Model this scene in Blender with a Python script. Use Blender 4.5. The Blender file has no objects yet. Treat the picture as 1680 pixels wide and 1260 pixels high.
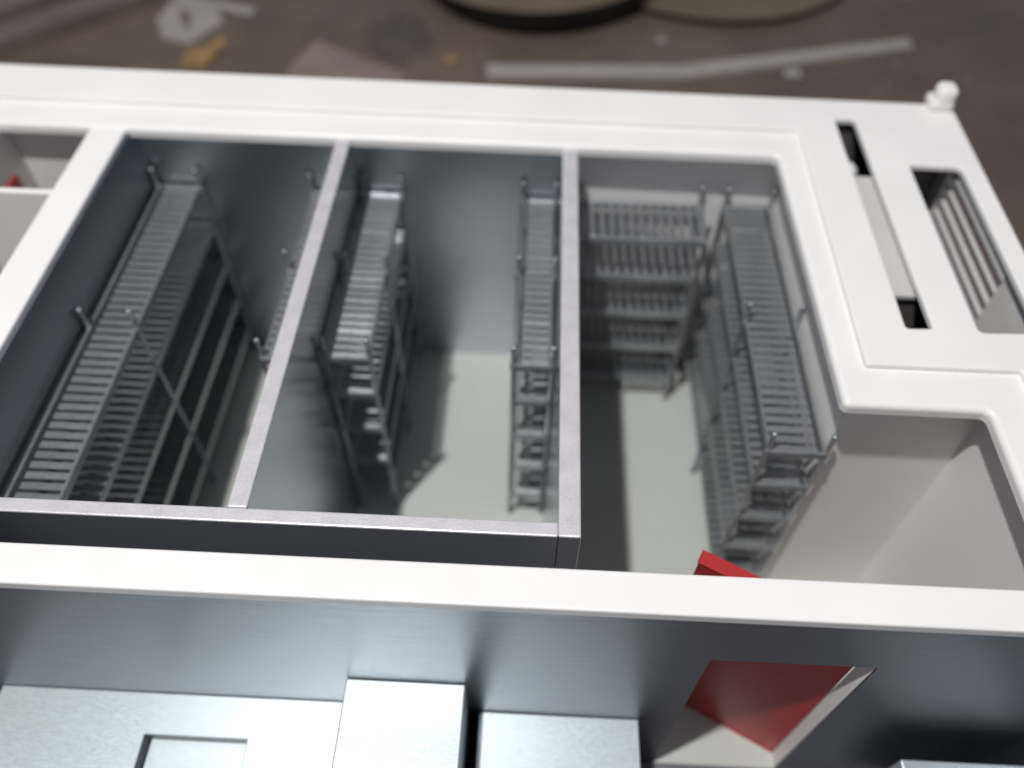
import bpy, bmesh, math, random
from mathutils import Vector, Matrix
S = bpy.context.scene
C = bpy.context.collection
MM = 0.001
random.seed(7)

# ------------------------------------------------------------------ camera
PITCH, YAW, ROLL, FPX = math.radians(51.542), math.radians(-1.648), math.radians(-1.1835), 1343.54
cam_d = bpy.data.cameras.new("camera")
cam = bpy.data.objects.new("camera", cam_d); C.objects.link(cam)
cp, sp = math.cos(PITCH), math.sin(PITCH)
fwd = Vector((math.sin(YAW)*cp, math.cos(YAW)*cp, -sp))
right = Vector((math.cos(YAW), -math.sin(YAW), 0))
down = fwd.cross(right)
r2 = right*math.cos(ROLL) + down*math.sin(ROLL)
d2 = -right*math.sin(ROLL) + down*math.cos(ROLL)
M = Matrix((r2, -d2, -fwd)).transposed().to_4x4()
M.translation = Vector((0, 0, 0.2))
cam.matrix_world = M
cam_d.sensor_width = 36.0
cam_d.lens = 36.0*FPX/1680.0
cam_d.clip_start, cam_d.clip_end = 0.005, 20
cam_d.dof.use_dof = True
cam_d.dof.focus_distance = 0.228
cam_d.dof.aperture_fstop = 5.3
S.camera = cam

# ------------------------------------------------------------------ dim room light
W = bpy.data.worlds.new("World"); S.world = W; W.use_nodes = True
bg = W.node_tree.nodes["Background"]
bg.inputs[0].default_value = (0.86, 0.87, 1.0, 1)
bg.inputs[1].default_value = 0.215
# the workshop's bare lamp, above and to the left of the model
ld = bpy.data.lights.new("workshop_lamp", 'AREA'); ld.shape = 'DISK'; ld.size = 0.032
ld.energy = 11.3; ld.color = (1.0, 0.988, 0.975)
lamp = bpy.data.objects.new("workshop_lamp", ld); C.objects.link(lamp)
lamp.location = (-0.225, -0.055, 0.98)
lamp.rotation_euler = (Vector((0.0, 0.25, -0.05)) - Vector(lamp.location)).to_track_quat('-Z', 'Y').to_euler()
S.view_settings.view_transform = 'Standard'; S.view_settings.look = 'None'
S.view_settings.exposure = 0.0; S.view_settings.gamma = 1.0

# ------------------------------------------------------------------ materials
def mat(name, col, rough=0.5, metal=0.0, var=0.06, nscale=60, bump=0.0, bscale=900, stretch=(1, 1, 1), rvar=0.0, spec=0.5, col2=None, trans=0.0, aniso=0.0):
    m = bpy.data.materials.new(name); m.use_nodes = True
    nt = m.node_tree; N = nt.nodes; L = nt.links; b = N["Principled BSDF"]
    tc = N.new("ShaderNodeTexCoord"); mp = N.new("ShaderNodeMapping")
    mp.inputs["Scale"].default_value = stretch
    L.new(tc.outputs["Object"], mp.inputs["Vector"])
    n = N.new("ShaderNodeTexNoise"); n.inputs["Scale"].default_value = nscale; n.inputs["Detail"].default_value = 5
    L.new(mp.outputs[0], n.inputs["Vector"])
    mix = N.new("ShaderNodeMix"); mix.data_type = 'RGBA'
    c2 = col2 or tuple(min(1, c*(1+var)) for c in col)
    c1 = tuple(c*(1-var) for c in col) if not col2 else col
    mix.inputs[6].default_value = (*c1, 1); mix.inputs[7].default_value = (*c2, 1)
    cr = N.new("ShaderNodeMapRange"); cr.inputs[1].default_value = 0.3; cr.inputs[2].default_value = 0.7
    L.new(n.outputs[0], cr.inputs[0]); L.new(cr.outputs[0], mix.inputs[0])
    L.new(mix.outputs[2], b.inputs["Base Color"])
    b.inputs["Roughness"].default_value = rough; b.inputs["Metallic"].default_value = metal
    b.inputs["Specular IOR Level"].default_value = spec
    if aniso:
        b.inputs["Anisotropic"].default_value = aniso
        tg = N.new("ShaderNodeTangent"); tg.direction_type = 'RADIAL'; tg.axis = 'Z'
        L.new(tg.outputs[0], b.inputs["Tangent"])
    if trans: b.inputs["Transmission Weight"].default_value = trans
    n2 = N.new("ShaderNodeTexNoise"); n2.inputs["Scale"].default_value = bscale; n2.inputs["Detail"].default_value = 4
    L.new(mp.outputs[0], n2.inputs["Vector"])
    if rvar:
        r = N.new("ShaderNodeMapRange"); r.inputs[1].default_value = 0.3; r.inputs[2].default_value = 0.7
        r.inputs[3].default_value = max(0.02, rough-rvar); r.inputs[4].default_value = rough+rvar
        L.new(n2.outputs[0], r.inputs[0]); L.new(r.outputs[0], b.inputs["Roughness"])
    if bump:
        bp = N.new("ShaderNodeBump"); bp.inputs["Strength"].default_value = bump; bp.inputs["Distance"].default_value = 0.0004
        L.new(n2.outputs[0], bp.inputs["Height"]); L.new(bp.outputs[0], b.inputs["Normal"])
    return m

WHITE = mat("white_styrene", (0.80, 0.79, 0.77), 0.42, var=0.025, nscale=35, bump=0.10, bscale=500)
FLOOR = mat("pale_floor_sheet", (0.47, 0.49, 0.455), 0.5, var=0.03, nscale=25, bump=0.05)
METAL = mat("brushed_metal", (0.52, 0.55, 0.60), 0.24, 1.0, var=0.05, nscale=300, bump=0.03, bscale=900, stretch=(0.15, 1, 4), rvar=0.03, aniso=0.6)
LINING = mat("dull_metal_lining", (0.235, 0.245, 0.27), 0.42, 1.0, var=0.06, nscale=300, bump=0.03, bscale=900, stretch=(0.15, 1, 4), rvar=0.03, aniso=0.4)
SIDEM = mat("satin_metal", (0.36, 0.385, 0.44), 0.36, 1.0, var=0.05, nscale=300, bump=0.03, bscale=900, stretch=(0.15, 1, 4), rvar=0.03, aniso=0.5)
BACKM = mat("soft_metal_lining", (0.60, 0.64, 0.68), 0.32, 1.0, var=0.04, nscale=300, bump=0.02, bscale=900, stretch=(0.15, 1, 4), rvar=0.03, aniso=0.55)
BLOCKM = mat("brushed_aluminium", (0.55, 0.625, 0.655), 0.36, 0.6, var=0.04, nscale=300, bump=0.06, bscale=700, stretch=(1, 4, 2), rvar=0.05)
EDGE = mat("scuffed_sheet_edge", (0.61, 0.595, 0.62), 0.42, 0.3, var=0.07, nscale=160, bump=0.2, bscale=1400, stretch=(1, 1, 1), rvar=0.10)
RACK = mat("rack_metal", (0.36, 0.378, 0.395), 0.34, 0.7, var=0.12, nscale=200, bump=0.08, bscale=900, rvar=0.06)
RED = mat("red_paint", (0.40, 0.024, 0.027), 0.38, var=0.10, nscale=60, bump=0.08)
TABLE = mat("worn_brown_tabletop", (0.100, 0.074, 0.058), 0.62, nscale=14, bump=0.25, bscale=160, col2=(0.150, 0.113, 0.090))
DISC = mat("brown_board_disc", (0.150, 0.115, 0.078), 0.6, var=0.12, nscale=20, bump=0.1, bscale=200)
CAVITY = mat("duct_shade_grey", (0.13, 0.115, 0.115), 0.6, var=0.1, nscale=40)  # dark colour stands in for the shade below the deck slots
DARK = mat("dark_rim", (0.018, 0.016, 0.016), 0.6, var=0.2, nscale=30)
WOOD = mat("dull_wood", (0.155, 0.12, 0.10), 0.65, var=0.18, nscale=18, stretch=(1, 1, 1), bump=0.2, bscale=120)
SCRAP = mat("offwhite_scrap", (0.36, 0.32, 0.31), 0.6, var=0.08, nscale=50)
YELLOW = mat("ochre_scrap", (0.30, 0.19, 0.075), 0.6, var=0.3, nscale=60)
FILM = mat("dusty_film", (0.24, 0.18, 0.155), 0.35, var=0.15, nscale=25, bump=0.3, bscale=60)

# ------------------------------------------------------------------ helpers
def rootpos(p):
    v = Vector((0, 0, 0))
    while p is not None:
        v = v + p.location; p = p.parent
    return v
def link(name, me, parent=None, loc=(0, 0, 0), rotz=0):
    o = bpy.data.objects.new(name, me); C.objects.link(o)
    o.location = Vector(loc)*MM - rootpos(parent) if parent is not None else Vector(loc)*MM
    o.parent = parent; o.rotation_euler.z = rotz
    return o
def done(name, bm, m, parent=None, smooth=False, origin=None):
    """bm in world millimetres -> one mesh object whose origin sits at its base centre"""
    xs = [v.co for v in bm.verts]
    lo = Vector([min(v[i] for v in xs) for i in range(3)]); hi = Vector([max(v[i] for v in xs) for i in range(3)])
    o = Vector(origin) if origin else Vector(((lo.x+hi.x)/2, (lo.y+hi.y)/2, lo.z))
    for v in bm.verts: v.co = (v.co - o)*MM
    bmesh.ops.recalc_face_normals(bm, faces=bm.faces)
    me = bpy.data.meshes.new(name); bm.to_mesh(me); bm.free()
    for mm in (m if isinstance(m, (list, tuple)) else [m]): me.materials.append(mm)
    if smooth:
        for p in me.polygons: p.use_smooth = True
    return link(name, me, parent, o)
def box(bm, x0, x1, y0, y1, z0, z1, bev=0.0, seg=2, mi=0, topmi=None):
    g = bmesh.ops.create_cube(bm, size=1.0)
    vs = g["verts"]
    for v in vs:
        v.co = Vector((x0 if v.co.x < 0 else x1, y0 if v.co.y < 0 else y1, z0 if v.co.z < 0 else z1))
    fs = set(f for v in vs for f in v.link_faces)
    for f in fs:
        f.material_index = mi
        if topmi is not None and f.calc_center_median().z > (z0+z1)/2+abs(z1-z0)*0.49: f.material_index = topmi
    if bev:
        es = set(e for v in vs for e in v.link_edges)
        bmesh.ops.bevel(bm, geom=list(es), offset=bev, segments=seg, profile=0.5, affect='EDGES')
def onebox(name, m, parent, *a, **k):
    bm = bmesh.new(); box(bm, *a, **k); return done(name, bm, m, parent)
def rounded(pts, r, n=5, skip=()):
    """round the corners of a polygon"""
    out = []; L = len(pts)
    for i, p in enumerate(pts):
        p = Vector(p); a = Vector(pts[i-1]); b = Vector(pts[(i+1) % L])
        if r <= 0 or i in skip: out.append(p); continue
        u = (a-p).normalized(); w = (b-p).normalized()
        ang = math.acos(max(-1, min(1, u.dot(w)))); d = r/math.tan(ang/2)
        c = p + (u+w).normalized()*(r/math.sin(ang/2))
        s = p+u*d-c; e = p+w*d-c
        for k in range(n+1):
            t = k/n; v = (s*(1-t)+e*t).normalized()*r
            out.append(c+v)
    return out
def plate(bm, loops, z0, z1, r=0.8, seg=3):
    """flat plate with holes: loops of 2-D points (outer CCW, holes CW), top edges rounded by r"""
    def inset(lp, d):
        out = []; n = len(lp)
        for i in range(n):
            p, a, b = lp[i], lp[i-1], lp[(i+1) % n]
            u = (p-a).normalized(); w = (b-p).normalized()
            n1 = Vector((-u.y, u.x)); n2 = Vector((-w.y, w.x))
            k = n1+n2
            k = k/max(0.3, k.length_squared/2) if k.length > 1e-6 else n1
            out.append(p+k*d)
        return out
    topE, botE = [], []
    for lp in loops:
        lp = [Vector(q) for q in lp]
        rings = []
        for s in range(seg+1):
            a = math.pi/2*s/seg
            q = inset(lp, r*(1-math.sin(a)))
            z = z1 - r*(1-math.cos(a))
            rings.append([bm.verts.new((v.x, v.y, z)) for v in q])
        rings.append([bm.verts.new((v.x, v.y, z0)) for v in lp])
        n = len(lp)
        for A, B in zip(rings, rings[1:]):
            for i in range(n):
                bm.faces.new((A[i-1], A[i], B[i], B[i-1]))
        topE += [bm.edges.get((rings[0][i-1], rings[0][i])) for i in range(n)]
        botE += [bm.edges.get((rings[-1][i-1], rings[-1][i])) for i in range(n)]
    bmesh.ops.triangle_fill(bm, edges=topE, use_beauty=True)
    bmesh.ops.triangle_fill(bm, edges=botE, use_beauty=True)
def lathe(bm, prof, cx, cy, n=24, caps=True):
    rings = []
    for r, z in prof:
        rings.append([bm.verts.new((cx+r*math.cos(2*math.pi*k/n), cy+r*math.sin(2*math.pi*k/n), z)) for k in range(n)])
    for A, B in zip(rings, rings[1:]):
        for i in range(n): bm.faces.new((A[i-1], A[i], B[i], B[i-1]))
    if caps: bm.faces.new(rings[0]); bm.faces.new(rings[-1])
def thing(name, label, cat, loc, group=None):
    o = bpy.data.objects.new(name, None); C.objects.link(o); o.location = Vector(loc)*MM
    o.empty_display_size = 0.01
    o["label"] = label; o["category"] = cat
    if group: o["group"] = group
    return o
def tag(o, label, cat, group=None):
    o["label"] = label; o["category"] = cat
    if group: o["group"] = group
    return o
def rect(x0, x1, y0, y1, cw=False):
    p = [(x0, y0), (x1, y0), (x1, y1), (x0, y1)]
    return p[::-1] if cw else p

FZ = -143.5          # floor of the rooms
TZ = -149.5          # table top

# ------------------------------------------------------------------ table
bm = bmesh.new(); box(bm, -1100, 1100, -500, 1300, TZ-30, TZ, 2)
t = done("tabletop", bm, TABLE); t["kind"] = "structure"

# ------------------------------------------------------------------ the ship model
ship = thing("ship_model", "white open-topped ship interior model with metal partitions and red doors", "scale model", (0, 150, TZ))
def part(name, bm, m, parent=ship, smooth=False): return done(name, bm, m, parent, smooth)

bm = bmesh.new(); box(bm, -300, 176, 5, 325, TZ, FZ, 0.3); part("floor", bm, FLOOR)

GREYW = mat("shaded_white_styrene", (0.52, 0.515, 0.50), 0.5, var=0.03, nscale=40, bump=0.06)  # white styrene with shade put into its colour
DARKGREY = mat("darkening_grey", (0.13, 0.13, 0.145), 0.45, var=0.1, nscale=60)  # dark tone for the front floor, and for shade on the pocket sides
onebox("darkening_sheet", DARKGREY, ship, -298, 171.9, 6, 86.1, FZ, FZ+0.5)  # dark sheet added to tone down the front floor and its reflection
# upper deck plate with its two slots
bm = bmesh.new()
outer = rounded([(-300, 305), (109, 301), (108.5, 173.2), (158, 173.2), (158, 97.6), (178, 97.6), (178.3, 323.6), (-300, 329.5)], 1.0, 3)
slot1 = rounded([(125.6, 309.6), (134.0, 310.1), (134.3, 190.2), (125.4, 189.8)], 1.2, 4)
slot2 = rounded([(149.3, 279.6), (169.8, 279.2), (169.8, 189.9), (149.4, 189.2)], 2.0, 4)
plate(bm, [outer, slot1, slot2], -2.35, 0, 0.8)
deck = part("deck_plate", bm, WHITE)
# stepped lip below it
bm = bmesh.new()
lip = rounded([(-300, 288.2), (98.4, 285.8), (99.2, 158.2), (144.2, 158.0), (144.2, 97.8), (165, 97.8), (165, 181), (117, 181), (117, 309), (-300, 313)], 2.3, 4)
plate(bm, [lip], -6.6, -2.2, 2.1, 6)
part("deck_lip", bm, WHITE)

# outer walls
onebox("outer_wall", WHITE, ship, -300, 109, 294, 322.5, FZ, -3.0)
onebox("outer_wall", WHITE, ship, 109, 172, 314.2, 322.5, FZ, -3.0)
bm = bmesh.new()     # right-hand wall with the opening for the grille
box(bm, 172, 176, 5, 223.5, FZ, -3.1); box(bm, 172, 176, 288.5, 322.5, FZ, -3.1); box(bm, 172.1, 175.9, 223.5, 288.5, FZ, -34); box(bm, 172.1, 175.9, 223.5, 288.5, -8, -3.2)
rw = part("outer_wall", bm, WHITE)
lou = bmesh.new(); box(lou, 171.2, 172.1, 222.5, 289.5, -36, -34.4); box(lou, 171.2, 172.1, 222.5, 289.5, -8.2, -3.5)
grille = part("grille_frame", lou, WHITE)
sl = bmesh.new(); box(sl, -1.3, 1.3, -32.5, 32.5, -0.65, 0.65, 0.3)
for v in sl.verts: v.co = v.co*MM
slm = bpy.data.meshes.new("slat"); sl.to_mesh(slm); sl.free(); slm.materials.append(GREYW)  # slats greyed in the colour to look shaded
for z in (-9.6, -15.8, -22.0, -28.2, -33.6):
    link("slat", slm, grille, (173.6, 256, z))
# inner white walls of the right-hand room and of its recess
onebox("inner_wall", WHITE, ship, 105.6, 108.6, 165.6, 294, FZ, -5.0)
onebox("inner_wall", WHITE, ship, 108.6, 153.6, 165.6, 168.6, FZ, -5.0)
onebox("inner_wall", WHITE, ship, 150.6, 153.6, 97.6, 165.6, FZ, -5.1)
# duct seen through the narrow slot
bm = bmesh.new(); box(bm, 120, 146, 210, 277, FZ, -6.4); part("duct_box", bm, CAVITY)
onebox("duct_lid", GREYW, ship, 120, 146, 209.0, 276.4, -6.4, -3.9, 0.6)  # the lid's greyer tone is shade put into the colour
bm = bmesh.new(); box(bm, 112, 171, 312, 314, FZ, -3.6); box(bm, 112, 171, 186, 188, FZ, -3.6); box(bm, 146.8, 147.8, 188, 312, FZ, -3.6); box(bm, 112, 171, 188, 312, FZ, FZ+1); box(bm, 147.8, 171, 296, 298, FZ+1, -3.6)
part("duct_darkening_plates", bm, CAVITY)  # plates added inside to keep the cavity under the slots dark
bm = bmesh.new(); lathe(bm, [(0.1, FZ), (6.5, FZ), (5.5, -11), (4.9, -8), (3, -6.2), (0.1, -5.6)], 127.8, 286.5, 20); part("duct_pipe", bm, WHITE, smooth=True)
# rounded bollard on the corner
bm = bmesh.new()
box(bm, 167.0, 176.8, 317, 326.5, -0.5, 4.4, 1.4, 3)
box(bm, 168.6, 177.0, 317.2, 326.2, 1.0, 10.4, 2.9, 5)
part("bollard", bm, WHITE, smooth=True)

# white wall nearest the camera (doorway through it), with a metal sheet on its front
def walled(name, m, y0, y1, ztop, x0, x1, bev, yc=None):
    bm = bmesh.new()
    box(bm, x0, 55.7, y0, y1, FZ, ztop-4, 0); box(bm, 103.2, x1, y0, y1, FZ, ztop-4, 0)
    box(bm, 55.7, 103.2, y0, y1, -31, ztop-4, 0)
    box(bm, x0, x1, y0-(0.9 if yc else 0), yc or y1, ztop-4, ztop, bev, 3)
    return part(name, bm, m)
walled("front_wall", WHITE, 86.7, 92.0, 0.0, -300, 172, 0.7, 97.4)
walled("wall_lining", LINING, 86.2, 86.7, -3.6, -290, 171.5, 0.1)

# left-hand white partition with a dark metal lining facing the racks
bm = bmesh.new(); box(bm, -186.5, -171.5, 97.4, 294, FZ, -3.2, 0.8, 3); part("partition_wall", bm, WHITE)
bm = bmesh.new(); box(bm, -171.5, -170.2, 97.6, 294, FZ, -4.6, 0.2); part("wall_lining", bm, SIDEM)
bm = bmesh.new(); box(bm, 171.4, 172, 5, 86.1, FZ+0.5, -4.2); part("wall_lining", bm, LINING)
# metal lining of the two cold rooms' back wall, thin partitions and front panel
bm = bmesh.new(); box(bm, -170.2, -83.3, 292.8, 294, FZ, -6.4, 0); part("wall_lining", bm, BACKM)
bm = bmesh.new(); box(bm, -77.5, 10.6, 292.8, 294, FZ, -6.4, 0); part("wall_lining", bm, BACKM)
def sheet(name, x0, x1, y0, y1, ztop):
    bm = bmesh.new(); box(bm, x0, x1, y0, y1, FZ, ztop, 0.5, 2)
    for f in bm.faces:
        if f.normal.z > 0.3: f.material_index = 1
    return part(name, bm, [METAL, EDGE])
sheet("partition", -83.3, -77.5, 113.3, 294, -4.0)
sheet("partition", 10.6, 17.0, 108.8, 294, -4.1)
sheet("front_panel", -171.0, 10.6, 108.8, 113.3, -4.2)

# room at the far left
onebox("partition_wall", WHITE, ship, -238, -227, 97.4, 294, FZ, -7, 0.6)
onebox("low_partition", WHITE, ship, -227, -186.5, 246.5, 249.3, FZ, -4.5, 0.6)

# red doors
def leaf(hx, hy, ang, w, z0, z1, th, sgn=1):
    bm = bmesh.new(); box(bm, 0, w, 0, th, z0, z1, 0.35)
    box(bm, w-6, w-4, -1.2, 0, (z0+z1)/2-1, (z0+z1)/2+5, 0.3)
    R = Matrix.Rotation(ang, 3, 'Z')
    for v in bm.verts: v.co = R @ v.co + Vector((hx, hy, 0))
    return bm
part("door", leaf(103.0, 92.4, math.radians(180-27.0), 53.5, FZ+0.3, -31, -4.2), RED)
bm = bmesh.new(); box(bm, -227, -225.8, 252, 283.6, FZ+1.5, -25.5, 0.3); part("door", bm, RED)

# ------------------------------------------------------------------ storage racks
SH = [-34.0, -55.5, -79.0, -102.5, -126.0]
def meshof(name, fn, m):
    bm = bmesh.new(); fn(bm)
    for v in bm.verts: v.co = v.co*MM
    bmesh.ops.recalc_face_normals(bm, faces=bm.faces)
    me = bpy.data.meshes.new(name); bm.to_mesh(me); bm.free(); me.materials.append(m)
    return me
def post_mesh(ztop):
    def fn(bm):
        prof = [(0.05, 0), (1.5, 0), (1.5, 1.2), (0.9, 1.3)]
        for z in SH[:1]:
            b = z-FZ
            prof += [(0.9, b-3.0), (1.25, b-2.8), (1.25, b+0.4), (0.9, b+0.6)]
        h = ztop-FZ
        prof += [(0.9, h-1.6), (1.05, h-1.5), (1.05, h-0.5), (0.65, h), (0.05, h+0.1)]
        lathe(bm, prof, 0, 0, 12)
    me = meshof("post", fn, RACK)
    for p in me.polygons: p.use_smooth = True
    return me
POST = post_mesh(-24.0)
def rack(label, x0, x1, y0, y1, stations, along='y', pitch=4.05, tilt=0.0, gap=0):
    """x0..x1, y0..y1 outline; stations = coordinates of the post pairs along the long axis"""
    cx, cy = (x0+x1)/2, (y0+y1)/2
    r = thing("storage_rack", label, "storage rack", (cx, cy, FZ), "slatted metal storage racks in the model's rooms")
    for s in stations:
        for q in ((x0+1.1, s), (x1-1.1, s)) if along == 'y' else ((s, y0+1.1), (s, y1-1.1)):
            link("post", POST, r, (q[0]+random.uniform(-.25, .25), q[1]+random.uniform(-.25, .25), FZ))
    L = (y1-y0) if along == 'y' else (x1-x0)
    Wd = (x1-x0) if along == 'y' else (y1-y0)
    n = int(L/pitch); pt = L/n
    def sfn(bm):
        h = Wd/2-2.1-abs(gap)/2
        if along == 'y': box(bm, -h, h, -1.4, 1.4, -0.45, 0.45, 0.25, 1)
        else: box(bm, -1.2, 1.2, -h, h, -0.45, 0.45, 0.25, 1)
    SL = meshof("slat", sfn, RACK)
    for z in SH:
        bm = bmesh.new()
        if along == 'y':
            box(bm, x0+1.2, x0+2.4, y0, y1, z-3.4, z+0.5, 0.3, 1); box(bm, x1-2.4, x1-1.2, y0, y1, z-3.4, z+0.5, 0.3, 1)
            box(bm, x0+2.4, x1-2.4, y0+.05, y0+1.0, z-2.6, z+0.2); box(bm, x0+2.4, x1-2.4, y1-1.0, y1-.05, z-2.6, z+0.2)
        else:
            box(bm, x0, x1, y0+1.2, y0+2.4, z-3.4, z+0.5, 0.3, 1); box(bm, x0, x1, y1-2.4, y1-1.2, z-3.4, z+0.5, 0.3, 1)
            box(bm, x0+.05, x0+1.0, y0+2.4, y1-2.4, z-2.6, z+0.2); box(bm, x1-1.0, x1-.05, y0+2.4, y1-2.4, z-2.6, z+0.2)
        sh = done("shelf", bm, RACK, r)
        for k in range(n):
            s = (k+0.5)*pt
            p = (cx+gap/2, y0+s, z-0.25) if along == 'y' else (x0+s, cy, z-0.25)
            o = link("slat", SL, sh, p)
            o.rotation_euler = (tilt+random.uniform(-.06, .06), random.uniform(-.02, .02), random.uniform(-.012, .012))
    return r
rack("long grey slatted rack along the dark wall of the leftmost metal-lined room", -169.6, -148.4, 116, 291.5, (290, 205, 118), gap=2.2)
rack("grey rack in the leftmost metal-lined room, mostly hidden by the first partition's top edge", -100.2, -83.9, 192, 291.5, (290, 241, 193.5))
rack("narrow grey rack standing left of the middle room's bare floor", -76.8, -58.0, 194, 291.5, (290, 241.5, 195.5), tilt=0.22, gap=1.2)
rack("narrow grey rack against the middle room's right-hand partition", -6.2, 10.2, 194, 291.5, (290, 243, 195.5), tilt=0.18, gap=1.6)
rack("short grey rack across the back wall of the white right-hand room, half in shade", 19, 74.5, 266, 292.5, (20.3, 73.2), along='x')
rack("long grey rack along the white right-hand wall, ending near the open red door", 82.8, 105.2, 160.5, 292.5, (291.2, 222, 161.8), gap=-1.8)

# ------------------------------------------------------------------ metal blocks in the front compartment
def block(label, x0, x1, zt, pocket=None, yb=86.1):
    o = thing("metal_block", label, "metal block", ((x0+x1)/2, 55, FZ), "brushed metal blocks in the front compartment")
    bm = bmesh.new()
    if pocket:
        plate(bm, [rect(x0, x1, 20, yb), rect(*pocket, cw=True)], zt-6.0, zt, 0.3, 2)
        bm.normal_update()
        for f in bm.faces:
            if abs(f.normal.z) < 0.3: f.material_index = 1  # pocket and plate sides take a dark grey standing in for shade
        done("top_plate", bm, [BLOCKM, DARKGREY], o)
        bm = bmesh.new(); box(bm, x0, x1, 20, yb, FZ+0.5, zt-6.0, 0.0); done("body", bm, BLOCKM, o)
    else:
        box(bm, x0, x1, 20, yb, FZ+0.5, zt, 0.5, 2); done("body", bm, BLOCKM, o)
    return o
block("metal block at the lower right corner with only its back edge showing", 129.5, 171.5, -89, None, 77.5)
block("long low metal block with a rectangular pocket cut in its top", -175, -53.3, -86.5, (-121.6, -87.3, 30, 72.6))
block("tallest narrow bright metal block between the two lower blocks", -53.1, -15.2, -62)
block("low plain bright metal block beside the dark gap and red doorway", -11.5, 43, -89)

# ------------------------------------------------------------------ things lying on the table behind
def flat(name, pts, th, m, label, cat, z=TZ, group=None, holes=()):
    bm = bmesh.new()
    a = sum(pts[i-1][0]*pts[i][1]-pts[i][0]*pts[i-1][1] for i in range(len(pts)))
    if a < 0: pts = pts[::-1]
    plate(bm, [[Vector(p) for p in pts]]+[[Vector(p) for p in h] for h in holes], z, z+th, min(0.3, th*.4), 1)
    return tag(done(name, bm, m), label, cat, group)
def disc(label, cx, cy, r, z0, h, rim):
    o = thing("round_disc", label, "disc", (cx, cy, z0), "round brown discs on the table")
    bm = bmesh.new(); lathe(bm, [(r-9, z0), (r-6, z0+h-rim)], cx, cy, 96); done("base", bm, DARK, o, True)
    bm = bmesh.new(); lathe(bm, [(r-7, z0+h-rim), (r-.8, z0+h-rim+.05), (r, z0+h-rim+.4), (r, z0+h-.4), (r-.8, z0+h)], cx, cy, 96); done("top_board", bm, DISC, o)
    return o
disc("thin brown disc partly under the thick-rimmed disc", 152, 801, 134, TZ, 8, 1.6)
d1 = disc("large brown disc with a thick dark rim at the top middle", -4, 744, 111, TZ+4.4, 22, 1.8)
d1.rotation_euler.y = -math.radians(2.0)      # one edge rests on the thin disc

flat("paper_scrap", [(-321, 648), (-319, 676), (-300, 688), (-279, 675), (-265, 648), (-283, 613), (-307, 620)], 0.8, SCRAP,
     "offwhite six-sided scrap with a dark slit cut through it", "scrap", holes=[[(-308, 668), (-295, 660), (-288, 629), (-299, 646)]])
flat("plastic_strip", [(-325, 683), (-310, 688), (-241, 668), (-243, 657)], 2.0, SCRAP, "short pale strip lying just behind the six-sided scrap", "plastic strip", z=TZ+0.9)
flat("ochre_scrap", [(-279, 577), (-281, 600), (-264, 608), (-260, 622), (-252, 612), (-262, 575)], 3.0, YELLOW, "small ochre yellow scrap in front of the six-sided scrap", "scrap")
flat("plastic_film", [(-197, 581), (-182, 626), (-143, 601), (-104, 580), (-111, 545), (-184, 540)], 0.4, FILM, "dusty translucent looking film piece close behind the white model", "film")
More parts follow.
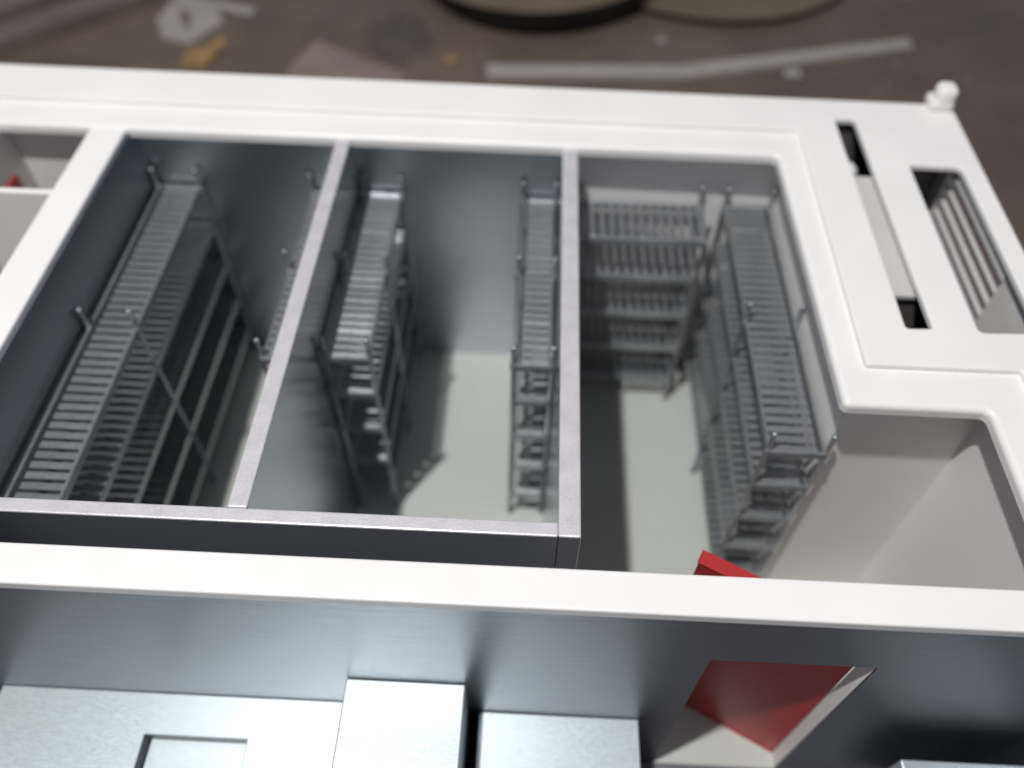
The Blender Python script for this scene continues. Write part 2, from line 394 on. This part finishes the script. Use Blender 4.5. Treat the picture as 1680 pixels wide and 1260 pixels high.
# crumpled film behind it
bm = bmesh.new()
gx, gy = 14, 14
vv = [[bm.verts.new((-150+62*i/gx+random.uniform(-1.5, 1.5), 592+80*j/gy+random.uniform(-1.5, 1.5), TZ+0.4+abs(random.gauss(0, .5)))) for j in range(gy+1)] for i in range(gx+1)]
for i in range(gx):
    for j in range(gy):
        if (i-7)**2/49+(j-7)**2/49 < 0.9+.25*math.sin(i*.9+j*.6): bm.faces.new((vv[i][j], vv[i+1][j], vv[i+1][j+1], vv[i][j+1]))
for v in [v for v in bm.verts if not v.link_faces]: bm.verts.remove(v)
bmesh.ops.solidify(bm, geom=list(bm.faces), thickness=0.3)
CR = mat("crumpled_film", (0.20, 0.158, 0.132), 0.4, var=0.15, nscale=25)
tag(done("crumpled_film", bm, CR), "brownish crumpled film lying left of the thick-rimmed disc", "film")
flat("plastic_strip", [(-41, 577), (-42, 594), (112, 603), (302, 657), (302, 643), (115, 587)], 3.0, SCRAP, "long pale strip with a bend in front of the discs", "plastic strip")
def crumb(label, cx, cy, r, m):
    bm = bmesh.new(); bmesh.ops.create_icosphere(bm, subdivisions=2, radius=1)
    for v in bm.verts:
        k = random.uniform(.8, 1.1); v.co = Vector((cx+v.co.x*r*k, cy+v.co.y*r*.8*k, TZ+max(0, (v.co.z*.5+.42)*r*.7)))
    tag(done("crumb", bm, m), label, "crumb", "crumbs on the table")
crumb("largest pale crumb in front of the long bent strip", 197, 597, 8, SCRAP)
crumb("ochre crumb between the film and the long bent strip", -71, 600, 7, YELLOW)
crumb("pale crumb just behind the long bent strip", 98, 642, 5, SCRAP)
rr = random.Random(3)
bm = bmesh.new()
for k in range(140):
    x, y, q = rr.uniform(-420, 460), rr.uniform(400, 900), rr.uniform(.5, 1.6)
    if (x+4)**2+(y-744)**2 < 116**2 or (x-152)**2+(y-801)**2 < 140**2: continue
    box(bm, x-q, x+q*rr.uniform(.4, 1.4), y-q*.6, y+q*rr.uniform(.3, 1), TZ, TZ+q*.6)
d = done("dust_flecks", bm, SCRAP); d["kind"] = "stuff"; d["label"] = "tiny pale flecks scattered over the brown table"

def beam(name, a, b, w, h, m, label):
    a, b = Vector(a), Vector(b); L = (b-a).length; ang = math.atan2(b.y-a.y, b.x-a.x)
    bm = bmesh.new(); box(bm, 0, L, 0, w, TZ, TZ+h, 0.8)
    R = Matrix.Rotation(ang, 3, 'Z')
    for v in bm.verts: v.co = R @ v.co + Vector((a.x, a.y, 0))
    return tag(done(name, bm, m), label, "wood")
beam("wooden_batten", (-560, 452), (-240, 760), 26, 12, WOOD, "dull brown batten lying in front of the board at upper left")
beam("wooden_board", (-600, 470), (-290, 790), 180, 12, WOOD, "wide dull board at the table's upper left corner")
